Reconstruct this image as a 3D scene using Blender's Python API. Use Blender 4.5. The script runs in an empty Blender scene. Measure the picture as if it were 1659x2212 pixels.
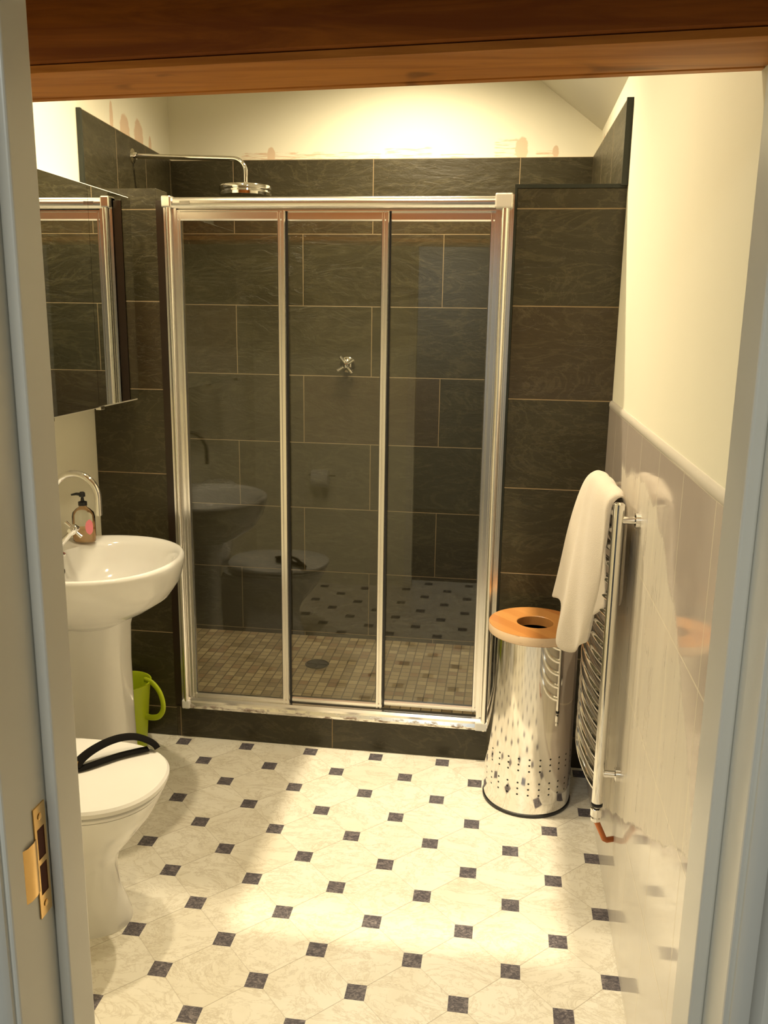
import bpy, bmesh, math, random
from mathutils import Matrix, Vector
random.seed(7)
S = bpy.context.scene
COL = S.collection
PI = math.pi

# ------------------------------------------------------------------ camera
FPX = 1882.99
cam_d = bpy.data.cameras.new('camera')
cam = bpy.data.objects.new('camera', cam_d); COL.objects.link(cam)
cam_d.sensor_fit = 'HORIZONTAL'; cam_d.sensor_width = 36.0
cam_d.lens = FPX / 1659.0 * 36.0
cam_d.clip_start = 0.02
rr = Vector((0.9901476570, 0.1392831478, 0.0144160342))
uu = Vector((-0.0442549985, 0.2135943517, 0.9759195397))
ww = Vector((-0.1328499621, 0.9669424273, -0.2176539224))
M = Matrix.Identity(4)
for i in range(3):
    M[i][0] = rr[i]; M[i][1] = uu[i]; M[i][2] = -ww[i]
M[0][3], M[1][3], M[2][3] = 1.18086, -3.01860, 1.61826
cam.matrix_world = M
S.camera = cam

# ------------------------------------------------------------------ world, exposure
wd = bpy.data.worlds.new('world'); S.world = wd; wd.use_nodes = True
wd.node_tree.nodes['Background'].inputs[0].default_value = (0.75, 0.85, 1.0, 1)
wd.node_tree.nodes['Background'].inputs[1].default_value = 0.02
S.view_settings.view_transform = 'Standard'
S.view_settings.look = 'None'
S.view_settings.gamma = 1.0
S.view_settings.use_curve_mapping = False
S.view_settings.exposure = 0.0

# ------------------------------------------------------------------ lights
WARM = (1.0, 0.83, 0.55)
LAMPS = []   # (position, watts, cone degrees, blend, radius) of the ceiling lamps, some of them added: fittings are built from this list too
LAMPS.append(('shower', (0.74, 0.36, 2.86), 150, 150, 0.8, 0.025))
LAMPS.append(('basin', (0.16, -0.50, 2.86), 85, 135, 0.9, 0.04))
LAMPS.append(('middle', (0.80, -0.98, 2.86), 48, 145, 0.9, 0.06))  # added fill lamp, lifts the general level on the floor
LAMPS.append(('square', (0.95, -0.40, 2.80), 250, 60, 0.1, 0.002))  # lamp inside the added box that throws a rectangle on the floor
def lamp(name, loc, watt, cone, blend, rad, color=WARM):
    l = bpy.data.lights.new('lamp_' + name, 'SPOT'); l.energy = watt; l.color = color
    l.spot_size = math.radians(cone); l.spot_blend = blend; l.shadow_soft_size = rad
    o = bpy.data.objects.new('lamp_' + name.replace(' ', '_'), l); COL.objects.link(o); o.location = loc
    return o
for n, loc, w_, c_, b_, r_ in LAMPS:
    lamp(n, loc, w_, c_, b_, r_)
# cool light in the hall, on the camera's side of the doorway
def area(name, loc, rot, sx, sy, watt, color):
    l = bpy.data.lights.new(name, 'AREA'); l.shape = 'RECTANGLE'; l.size = sx; l.size_y = sy
    l.energy = watt; l.color = color
    o = bpy.data.objects.new(name, l); COL.objects.link(o); o.location = loc; o.rotation_euler = rot
    return o
area('hall_ceiling_light', (0.55, -3.55, 2.40), (0, 0, 0), 0.5, 0.4, 24, (0.94, 0.97, 0.90))

# ------------------------------------------------------------------ node helpers
def new_mat(name):
    m = bpy.data.materials.new(name); m.use_nodes = True
    return m, m.node_tree, m.node_tree.nodes['Principled BSDF']
class N:
    """tiny wrapper for math on sockets"""
    def __init__(s, nt): s.nt = nt
    def new(s, t): return s.nt.nodes.new(t)
    def link(s, a, b): s.nt.links.new(a, b)
    def put(s, sock, v):
        if isinstance(v, (int, float)): sock.default_value = v
        elif isinstance(v, tuple): sock.default_value = v if len(v) == len(sock.default_value) else v + (1,)
        else: s.link(v, sock)
    def m(s, op, a, b=0.0, c=0.0, clamp=False):
        n = s.new('ShaderNodeMath'); n.operation = op; n.use_clamp = clamp
        s.put(n.inputs[0], a); s.put(n.inputs[1], b)
        if op in ('MULTIPLY_ADD', 'SMOOTH_MIN', 'SMOOTH_MAX', 'COMPARE'): s.put(n.inputs[2], c)
        return n.outputs[0]
    def add(s, a, b): return s.m('ADD', a, b)
    def sub(s, a, b): return s.m('SUBTRACT', a, b)
    def mul(s, a, b): return s.m('MULTIPLY', a, b)
    def div(s, a, b): return s.m('DIVIDE', a, b)
    def lt(s, a, b): return s.m('LESS_THAN', a, b)
    def gt(s, a, b): return s.m('GREATER_THAN', a, b)
    def mx(s, a, b): return s.m('MAXIMUM', a, b)
    def mn(s, a, b): return s.m('MINIMUM', a, b)
    def ab(s, a): return s.m('ABSOLUTE', a)
    def ss(s, x, a, b):      # smoothstep a..b
        n = s.new('ShaderNodeMapRange'); n.interpolation_type = 'SMOOTHSTEP'
        s.put(n.inputs[0], x); s.put(n.inputs[1], a); s.put(n.inputs[2], b)
        return n.outputs[0]
    def rng(s, x, a, b, c, d):
        n = s.new('ShaderNodeMapRange')
        for i, v in enumerate((x, a, b, c, d)): s.put(n.inputs[i], v)
        return n.outputs[0]
    def mix(s, f, a, b):
        n = s.new('ShaderNodeMix'); n.data_type = 'RGBA'
        s.put(n.inputs[0], f); s.put(n.inputs[6], a); s.put(n.inputs[7], b)
        return n.outputs[2]
    def pos(s):
        t = s.new('ShaderNodeTexCoord'); x = s.new('ShaderNodeSeparateXYZ'); s.link(t.outputs['Object'], x.inputs[0])
        return t.outputs['Object'], x.outputs[0], x.outputs[1], x.outputs[2]
    def vec(s, x, y, z=0.0):
        c = s.new('ShaderNodeCombineXYZ')
        for i, v in enumerate((x, y, z)): s.put(c.inputs[i], v)
        return c.outputs[0]
    def noise(s, v, scale, detail=4, rough=0.55, dist=0.0):
        n = s.new('ShaderNodeTexNoise'); s.put(n.inputs['Vector'], v)
        n.inputs['Scale'].default_value = scale; n.inputs['Detail'].default_value = detail
        n.inputs['Roughness'].default_value = rough; n.inputs['Distortion'].default_value = dist
        return n.outputs[0]
    def white(s, v):
        n = s.new('ShaderNodeTexWhiteNoise'); n.noise_dimensions = '3D'; s.put(n.inputs['Vector'], v)
        return n.outputs[0]
    def bump(s, h, strength, dist, bsdf):
        b = s.new('ShaderNodeBump'); b.inputs['Strength'].default_value = strength; b.inputs['Distance'].default_value = dist
        s.put(b.inputs['Height'], h); s.link(b.outputs[0], bsdf.inputs['Normal'])
        return b

def plain(name, col, rough=0.5, metal=0.0, bump=0.0, bscale=200, spec=None, coat=0.0):
    m, nt, b = new_mat(name); n = N(nt)
    b.inputs['Base Color'].default_value = col + (1,)
    b.inputs['Roughness'].default_value = rough; b.inputs['Metallic'].default_value = metal
    if coat: b.inputs['Coat Weight'].default_value = coat
    if spec is not None: b.inputs['Specular IOR Level'].default_value = spec
    P, x, y, z = n.pos()
    f = n.noise(P, 9, 3)
    c = n.mix(f, tuple(v * 0.96 for v in col), tuple(min(1, v * 1.03) for v in col))
    n.link(c, b.inputs['Base Color'])
    if bump: n.bump(n.noise(P, bscale, 2), bump, 0.002, b)
    return m

# painted plaster; stains = list of (axis u, u0, u1, z0, z1) of dried adhesive smears
def paint_mat(name, col, axis='x', stains=(), band=None):
    m, nt, b = new_mat(name); n = N(nt)
    P, x, y, z = n.pos(); u = x if axis == 'x' else y
    base = n.mix(n.noise(P, 3, 4), tuple(v * 0.97 for v in col), col)
    acc = None
    streak = n.noise(n.vec(n.mul(u, 9), 0.0, n.mul(z, 160)), 1.0, 3, 0.6)
    blot = n.noise(n.vec(n.mul(u, 30), 3.0, n.mul(z, 40)), 1.0, 3, 0.6)
    for (u0, u1, z0, z1, kind) in stains:
        cu, cz, hu, hz = (u0 + u1) / 2, (z0 + z1) / 2, (u1 - u0) / 2, (z1 - z0) / 2
        du = n.div(n.sub(u, cu), hu); dz = n.div(n.sub(z, cz), hz)
        d = n.m('SQRT', n.add(n.mul(du, du), n.mul(dz, dz))) if kind == 'o' else n.mx(n.ab(du), n.ab(dz))
        d = n.add(d, n.mul(n.sub(blot, 0.5), 0.5))
        f = n.sub(1.0, n.ss(d, 0.8, 1.0))
        if kind != 'o': f = n.mul(f, n.ss(streak, 0.48, 0.56))
        acc = f if acc is None else n.mx(acc, f)
    if acc is not None:
        base = n.mix(n.mul(acc, 0.62), base, (0.60, 0.36, 0.20))
    n.link(base, b.inputs['Base Color']); b.inputs['Roughness'].default_value = 0.7
    n.bump(n.noise(P, 260, 2), 0.12, 0.001, b)
    return m

# riven slate tiles in running bond: u axis, tile w, row h, origin u0,z0, offset of odd rows
def slate_mat(name, axis, w, h, u0, z0, off=0.5, grout=0.0032):
    m, nt, b = new_mat(name); n = N(nt)
    P, x, y, z = n.pos(); u = x if axis == 'x' else y
    v = n.div(n.sub(z, z0), h); row = n.m('FLOOR', v); fv = n.m('FRACT', v)
    odd = n.m('FLOORED_MODULO', row, 2.0)
    uu_ = n.add(n.div(n.sub(u, u0), w), n.mul(odd, off)); colm = n.m('FLOOR', uu_); fu = n.m('FRACT', uu_)
    du = n.mul(n.mn(fu, n.sub(1.0, fu)), w); dv = n.mul(n.mn(fv, n.sub(1.0, fv)), h)
    g = n.sub(1.0, n.ss(n.mn(du, dv), grout * 0.35, grout * 0.75))
    cell = n.vec(row, colm, 3.0)
    r1 = n.white(cell); r2 = n.white(n.vec(colm, row, 9.0))
    sv = n.vec(n.add(n.mul(u, 4.0), n.mul(r1, 30)), n.mul(y if axis == 'x' else x, 3.0), n.add(n.mul(z, 9.0), n.mul(r2, 30)))
    n1 = n.noise(sv, 1.0, 7, 0.62, 0.9)
    sv2 = n.vec(n.add(n.mul(u, 10.0), n.mul(r2, 50)), 0.0, n.add(n.mul(z, 34.0), n.mul(r1, 50)))
    n2 = n.noise(sv2, 1.0, 6, 0.65, 1.6)
    # riven ledges: quantised height with fine lines
    led = n.m('FRACT', n.mul(n1, 7.0)); ledge = n.sub(1.0, n.ss(led, 0.0, 0.09))
    base = n.mix(n1, (0.019, 0.015, 0.0055), (0.048, 0.039, 0.015))
    base = n.mix(n.mul(r1, 0.6), base, n.mix(n2, (0.023, 0.021, 0.008), (0.052, 0.044, 0.018)))
    base = n.mix(n.mul(n.ss(n2, 0.60, 0.75), 0.5), base, (0.10, 0.075, 0.040))
    base = n.mix(n.mul(n.ss(r2, 0.75, 1.0), 0.3), base, (0.065, 0.036, 0.016))
    base = n.mix(n.mul(ledge, 0.28), base, (0.13, 0.11, 0.065))
    wisp = n.sub(1.0, n.ss(n.ab(n.sub(n.noise(n.vec(n.add(n.mul(u, 2.2), n.mul(r2, 40)), 0.0, n.add(n.mul(z, 6.0), n.mul(r1, 40))), 1.0, 5, 0.6, 2.4), 0.5)), 0.0, 0.035))
    base = n.mix(n.mul(wisp, 0.22), base, (0.13, 0.11, 0.055))
    base = n.mix(g, base, (0.28, 0.205, 0.11))
    n.link(base, b.inputs['Base Color'])
    n.link(n.mix(g, n.mix(n2, (0.30, 0.30, 0.30), (0.50, 0.50, 0.50)), (0.85, 0.85, 0.85)), b.inputs['Roughness'])
    hgt = n.add(n.add(n.mul(n1, 1.0), n.mul(n2, 0.35)), n.mul(g, -0.5))
    hgt = n.add(hgt, n.mul(n.m('FLOOR', n.mul(n1, 7.0)), 0.10))
    n.bump(hgt, 0.45, 0.008, b)
    return m

# ------------------------------------------------------------------ mesh helpers
class MB:
    def __init__(s): s.v = []; s.f = []
    def pts(s, p): i = len(s.v); s.v += [tuple(q) for q in p]; return i
    def box(s, x0, x1, y0, y1, z0, z1):
        i = s.pts([(x0,y0,z0),(x1,y0,z0),(x1,y1,z0),(x0,y1,z0),(x0,y0,z1),(x1,y0,z1),(x1,y1,z1),(x0,y1,z1)])
        s.f += [tuple(i + k for k in q) for q in ((3,2,1,0),(4,5,6,7),(0,1,5,4),(1,2,6,5),(2,3,7,6),(3,0,4,7))]
        return s
    def prism(s, poly, z0, z1):      # vertical prism on an xy polygon (ccw)
        k = len(poly); i = s.pts([(x, y, z0) for x, y in poly] + [(x, y, z1) for x, y in poly])
        s.f.append(tuple(i + j for j in reversed(range(k)))); s.f.append(tuple(i + k + j for j in range(k)))
        for j in range(k): s.f.append((i + j, i + (j + 1) % k, i + k + (j + 1) % k, i + k + j))
        return s
    def loft(s, rings, cap0=True, cap1=True):
        k = len(rings[0]); i0 = len(s.v)
        for r in rings: s.pts(r)
        for a in range(len(rings) - 1):
            for j in range(k):
                s.f.append((i0 + a*k + j, i0 + a*k + (j+1) % k, i0 + (a+1)*k + (j+1) % k, i0 + (a+1)*k + j))
        if cap0: s.f.append(tuple(i0 + j for j in reversed(range(k))))
        if cap1: s.f.append(tuple(i0 + (len(rings)-1)*k + j for j in range(k)))
        return s
    def lathe(s, prof, c, n=48, cap0=True, cap1=True, axis='z'):
        def P(r, h, a):
            p, q = r*math.cos(a), r*math.sin(a)
            if axis == 'z': return (c[0]+p, c[1]+q, c[2]+h)
            if axis == 'y': return (c[0]+q, c[1]+h, c[2]+p)
            return (c[0]+h, c[1]+p, c[2]+q)
        return s.loft([[P(r, h, 2*PI*j/n) for j in range(n)] for r, h in prof], cap0, cap1)
    def tube(s, path, r, n=14, caps=True, sx=1.0, flat=None):
        path = [Vector(p) for p in path]; rings = []
        up = Vector((0, 0, 1)) if flat is None else Vector(flat)
        t0 = (path[1] - path[0]).normalized()
        if abs(t0.dot(up)) > 0.95 and flat is None: up = Vector((0, 1, 0))
        a = t0.cross(up).normalized()
        for i, p in enumerate(path):
            t = (path[min(i+1, len(path)-1)] - path[max(i-1, 0)]).normalized()
            a = (a - t * a.dot(t)).normalized(); b = t.cross(a)
            rad = r[i] if isinstance(r, (list, tuple)) else r
            rings.append([tuple(p + a*math.cos(2*PI*j/n)*rad*sx + b*math.sin(2*PI*j/n)*rad) for j in range(n)])
        return s.loft(rings, caps, caps)
    def grid(s, rows, close=False):
        i0 = len(s.v); k = len(rows[0])
        for r in rows: s.pts(r)
        for a in range(len(rows)-1):
            for j in range(k-1): s.f.append((i0+a*k+j, i0+a*k+j+1, i0+(a+1)*k+j+1, i0+(a+1)*k+j))
        return s

def fin(name, mb, mat, parent=None, smooth=None, bevel=0.0, seg=2, sub=0, solid=0.0):
    me = bpy.data.meshes.new(name); me.from_pydata(mb.v, [], mb.f)
    bm = bmesh.new(); bm.from_mesh(me); bmesh.ops.recalc_face_normals(bm, faces=bm.faces); bm.to_mesh(me); bm.free()
    me.materials.append(mat)
    o = bpy.data.objects.new(name, me); COL.objects.link(o)
    if smooth is not None:
        me.shade_smooth(); me.set_sharp_from_angle(angle=math.radians(smooth))
    if solid:
        q = o.modifiers.new('solid', 'SOLIDIFY'); q.thickness = solid; q.offset = 0
    if bevel:
        q = o.modifiers.new('bevel', 'BEVEL'); q.width = bevel; q.segments = seg; q.limit_method = 'ANGLE'; q.angle_limit = math.radians(40)
    if sub:
        q = o.modifiers.new('sub', 'SUBSURF'); q.levels = sub; q.render_levels = sub
    if parent is not None:
        o.parent = parent
        if parent.type == 'EMPTY': o.matrix_parent_inverse = Matrix.Translation(-Vector(parent.location))
    return o
def thing(name, loc, label, cat, group=None):
    o = bpy.data.objects.new(name, None); COL.objects.link(o); o.location = loc; o.empty_display_size = 0.05
    o['label'] = label; o['category'] = cat
    if group: o['group'] = group
    return o
def tag(o, label, cat, group=None):
    o['label'] = label; o['category'] = cat
    if group: o['group'] = group
    return o
def struct(o, label=None):
    o['kind'] = 'structure'
    if label: o['label'] = label
    return o
def arc(c, r, a0, a1, n, plane='xz'):
    out = []
    for i in range(n + 1):
        a = math.radians(a0 + (a1 - a0) * i / n); p, q = r * math.cos(a), r * math.sin(a)
        out.append((c[0]+p, c[1], c[2]+q) if plane == 'xz' else (c[0], c[1]+p, c[2]+q) if plane == 'yz' else (c[0]+p, c[1]+q, c[2]))
    return out

# ------------------------------------------------------------------ room dimensions
XL, XR = -0.31, 1.535          # painted faces of the side walls
YD0, YD1 = -2.05, -2.19        # door wall (room face, hall face)
ZS, ZP = 2.30, 2.04            # top of slate cladding in the shower, top of the piers
CEIL = 2.92
def zceil(x): return min(CEIL, 2.405 + 0.75 * (1.535 - x))
XC = 1.535 - (CEIL - 2.405) / 0.75

CREAM = (0.84, 0.81, 0.66)
m_paint = paint_mat('cream_paint', CREAM)
m_paint_left = paint_mat('cream_paint_left', CREAM, 'y', [(0.40, 0.52, 2.24, 2.385, 'o'), (0.56, 0.68, 2.24, 2.40, 'o'), (0.30, 0.34, 2.27, 2.40, 'o'), (0.74, 0.78, 2.27, 2.36, 'o')])
m_paint_right = paint_mat('cream_paint_right', CREAM, 'y', [(0.90, 0.95, 2.335, 2.375, 'o'), (0.80, 0.83, 2.34, 2.36, 'o')])
m_paint_back = paint_mat('cream_paint_back', CREAM, 'x', [(-0.05, 0.14, 2.28, 2.335, 's'), (0.10, 0.56, 2.28, 2.335, 's'), (0.07, 0.11, 2.28, 2.36, 'o'), (0.40, 0.60, 2.29, 2.325, 's'),
                         (0.60, 0.82, 2.29, 2.35, 's'), (1.08, 1.20, 2.29, 2.38, 's'), (1.17, 1.23, 2.28, 2.39, 'o'), (1.26, 1.36, 2.28, 2.33, 's'), (0.84, 1.0, 2.29, 2.325, 's'), (1.33, 1.36, 2.30, 2.35, 'o')])
m_ceil = paint_mat('ceiling_paint', (0.80, 0.775, 0.66))
m_gloss = plain('white_gloss_paint', (0.80, 0.78, 0.70), 0.32, bump=0.05, bscale=60)
m_hall = plain('hall_paint', (0.30, 0.30, 0.30), 0.8)
m_chrome = plain('chrome', (0.82, 0.81, 0.79), 0.06, 1.0)
m_alu = plain('polished_aluminium', (0.92, 0.90, 0.86), 0.24, 1.0)
m_satin = plain('satin_silver', (0.86, 0.83, 0.76), 0.5, 0.8)
m_steel = plain('stainless_steel', (0.80, 0.79, 0.77), 0.12, 1.0)
m_mirror = plain('mirror_glass', (0.80, 0.82, 0.79), 0.01, 1.0)
m_ceramic = plain('white_ceramic', (0.80, 0.79, 0.76), 0.08, coat=0.3)
m_plastic = plain('white_plastic', (0.80, 0.79, 0.76), 0.2)
m_black = plain('black_rubber', (0.012, 0.012, 0.013), 0.45)
m_blackfab = plain('black_webbing', (0.006, 0.005, 0.004), 0.85, bump=0.3, bscale=900, spec=0.12)
m_brass = plain('brass', (0.80, 0.52, 0.20), 0.22, 1.0)
m_copper = plain('copper_pipe', (0.42, 0.15, 0.06), 0.38, 1.0)
m_lime = plain('lime_plastic', (0.50, 0.62, 0.015), 0.4)
m_recess_shade = plain('recess_shade', (0.01, 0.009, 0.008), 0.9)  # near-black put in for the shade inside gaps and holes
m_edge = plain('dark_green_edging', (0.018, 0.022, 0.014), 0.45)
m_wallside = plain('cabinet_white', (0.72, 0.70, 0.62), 0.4)

# ------------------------------------------------------------------ floor: octagon and dot vinyl laid diagonally
def floor_mat():
    m, nt, b = new_mat('octagon_dot_vinyl'); n = N(nt)
    P, x, y, z = n.pos()
    s, k, ax, by = 0.25115, 1.0338, 0.0005, -0.0415
    u = n.div(n.sub(x, ax), s); v = n.div(n.sub(y, by), s * k)
    a, bb = n.add(u, v), n.sub(u, v)
    ra, rb = n.m('ROUND', a), n.m('ROUND', bb)
    fa, fb = n.sub(a, ra), n.sub(bb, rb)
    du, dv = n.mul(n.add(fa, fb), 0.5), n.mul(n.sub(fa, fb), 0.5)
    dot = n.lt(n.mx(n.ab(du), n.ab(dv)), 0.098)
    line = n.mx(n.mul(n.lt(n.ab(fb), 0.0055), 0.55), n.mul(n.lt(n.ab(fa), 0.0055), 0.30))
    cellr = n.white(n.vec(n.m('FLOOR', a), n.m('FLOOR', bb), 1.0))
    warp = n.noise(n.vec(n.add(n.mul(x, 2.2), n.mul(cellr, 9)), n.mul(y, 2.2), 0.0), 1.6, 5, 0.6, 0.6)
    vein = n.noise(n.vec(n.mul(x, 5.0), n.add(n.mul(y, 11.0), n.mul(cellr, 20)), n.mul(warp, 2.2)), 1.0, 7, 0.68, 1.3)
    vein2 = n.noise(n.vec(n.add(n.mul(x, 3.0), n.mul(cellr, 7)), n.mul(y, 5.0), 4.0), 1.3, 6, 0.7, 2.0)
    l1 = n.sub(1.0, n.ss(n.ab(n.sub(vein, 0.5)), 0.0, 0.022))
    l2 = n.sub(1.0, n.ss(n.ab(n.sub(vein2, 0.47)), 0.0, 0.035))
    base = n.mix(n.ss(warp, 0.35, 0.75), (0.88, 0.845, 0.75), (0.79, 0.745, 0.63))
    base = n.mix(n.mul(l1, 0.30), base, (0.42, 0.35, 0.25))
    base = n.mix(n.mul(l2, 0.35), base, (0.50, 0.43, 0.31))
    base = n.mix(line, base, (0.30, 0.24, 0.16))
    dn = n.noise(n.vec(n.mul(x, 60), n.mul(y, 95), 0.0), 1.0, 4, 0.7, 1.8)
    dcol = n.mix(n.ss(dn, 0.40, 0.72), (0.075, 0.068, 0.085), (0.30, 0.265, 0.27))
    base = n.mix(dot, base, dcol)
    n.link(base, b.inputs['Base Color'])
    b.inputs['Roughness'].default_value = 0.34
    b.inputs['Specular IOR Level'].default_value = 0.4
    n.bump(n.noise(P, 35, 3), 0.05, 0.002, b)
    return m
m_floor = floor_mat()
struct(fin('floor', MB().box(XL - .1, XR + .02, YD1, 0.14, -0.05, 0.0), m_floor))
struct(fin('floor_hall', MB().box(-1.6, 3.2, -4.3, YD1, -0.06, -0.002), plain('hall_carpet', (0.10, 0.085, 0.07), 0.95)))

# ------------------------------------------------------------------ walls
YB = 1.03
XBL, XBR = -0.385, 1.515      # back corners of the shower
mb = MB().box(XL - 0.12, XL, YD1, 0.0, 0, CEIL + .1)
mb.prism([(XL - .12, 0), (XL, 0), (XBL, YB), (XBL, YB + .14), (XL - .2, YB + .14)][::-1], 0, CEIL + .1)
struct(fin('wall_left', mb, m_paint_left))
mb = MB(); 
mb.box(XR, XR + .12, YD1, YB + .14, 0, 2.405)
struct(fin('wall_right', mb, m_paint_right))
struct(fin('wall_back', MB().box(XBL - .05, XR + .12, YB, YB + .12, 0, CEIL + .1), m_paint_back))
# sloping ceiling over the right side, flat to the left
poly = [(XL - .12, CEIL), (XC, CEIL), (XR + .12, 2.405 - .09), (XR + .12, 2.405 + .06), (XC, CEIL + .12), (XL - .12, CEIL + .12)]
mb = MB(); mb.loft([[(px, yy, pz) for px, pz in poly] for yy in (YD1, YB + .14)])
struct(fin('ceiling', mb, m_ceil))
# door wall with the opening
DX0, DX1, DZ = 0.635, 1.436, 2.045
mb = MB().box(XL - .12, DX0 - .012, YD1, YD0, 0, CEIL + .1).box(DX1 + .012, XR + .12, YD1, YD0, 0, 2.6)
mb.box(DX0 - .012, DX1 + .012, YD1, YD0, DZ + .012, CEIL + .1)
struct(fin('wall_front', mb, m_paint))
# hall shell behind the camera
mb = MB().box(-1.6, 3.2, -4.42, -4.3, 0, 2.5).box(-1.72, -1.6, -4.42, YD1, 0, 2.5).box(3.2, 3.32, -4.42, YD1, 0, 2.5)
mb.box(-1.6, XL - .12, YD1, YD1 + .1, 0, 2.5).box(XR + .12, 3.2, YD1, YD1 + .1, 0, 2.5)
struct(fin('wall_hall', mb, m_hall))
struct(fin('ceiling_hall', MB().box(-1.72, 3.32, -4.42, YD1, 2.45, 2.55), m_hall))

# ------------------------------------------------------------------ slate cladding
T = 0.012
m_slate_back = slate_mat('slate_back', 'x', 0.64, 0.317, 0.237, ZS - 0.317 * 8, 0.5)
m_slate_side = slate_mat('slate_side', 'y', 0.335, 0.317, 0.325, ZS - 0.317 * 8, 0.0)
m_slate_front = slate_mat('slate_front', 'x', 30.0, 0.3085, -9.0, 0.120, 0.0)
m_slate_curb = slate_mat('slate_curb', 'x', 0.603, 0.31, -0.024, -0.174, 0.0)
struct(fin('wall_shower_back', MB().box(XBL, XR, YB - T, YB, 0.0, ZS), m_slate_back))
mb = MB().prism([(XL, 0.003), (XL + T, 0.003), (XBL + T, YB - T), (XBL, YB - T)], 0, ZS)
struct(fin('wall_shower_left', mb, m_slate_side))
mb = MB().prism([(XR - .018, 0.003), (XR, 0.003), (XR, YB - T), (XBR - .012, YB - T)], 0, ZS)
struct(fin('wall_shower_right', mb, m_slate_side))
# dark cut edges of the end tiles where the side cladding stops above the piers
struct(fin('trim_1', MB().box(XL, XL + T + .003, -0.010, 0.002, ZP, ZS), m_edge))
struct(fin('trim_2', MB().box(XR - .021, XR, -0.010, 0.0, ZP, ZS), m_edge))
# left pier and right pier (stub walls clad in slate)
struct(fin('wall_pier_left', MB().box(XL, -0.040, 0.0, 0.10, 0, ZP), m_slate_front, bevel=.002))
struct(fin('wall_pier_right', MB().box(1.188, XR, 0.0, 0.10, 0, ZP - .006), m_slate_front, bevel=.002))
struct(fin('trim_3', MB().box(1.180, XR - .012, -0.002, 0.104, ZP - .006, ZP + .006).box(1.180, 1.188, -0.002, 0.104, 0.135, ZP - .006), m_edge))
struct(fin('wall_curb', MB().box(-0.040, 1.188, 0.0, 0.10, 0, 0.128), m_slate_curb, bevel=.002))
# mosaic floor of the shower
def mosaic_mat():
    m, nt, b = new_mat('stone_mosaic'); n = N(nt); P, x, y, z = n.pos()
    t = 0.0425; u, v = n.div(x, t), n.div(y, t)
    fu, fv = n.m('FRACT', u), n.m('FRACT', v)
    g = n.sub(1.0, n.ss(n.mn(n.mn(fu, n.sub(1.0, fu)), n.mn(fv, n.sub(1.0, fv))), 0.03, 0.075))
    r = n.white(n.vec(n.m('FLOOR', u), n.m('FLOOR', v), 0.0)); r2 = n.white(n.vec(n.m('FLOOR', v), n.m('FLOOR', u), 5.0))
    c = n.mix(r, (0.20, 0.145, 0.07), (0.45, 0.35, 0.19))
    c = n.mix(n.mul(n.ss(r2, 0.8, 1.0), 0.7), c, (0.20, 0.09, 0.035))
    c = n.mix(n.mul(n.noise(P, 60, 4), 0.5), c, (0.22, 0.18, 0.11))
    c = n.mix(g, c, (0.10, 0.078, 0.045))
    n.link(c, b.inputs['Base Color']); b.inputs['Roughness'].default_value = 0.45
    n.bump(n.add(n.mul(g, -1.0), n.mul(n.noise(P, 60, 3), 0.5)), 0.4, 0.002, b)
    return m
struct(fin('floor_shower', MB().prism([(XL + T, 0.10), (XR - .012, 0.10), (XR - .012, YB - T), (XBL + T, YB - T)], 0.0, 0.06), mosaic_mat()))

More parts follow.
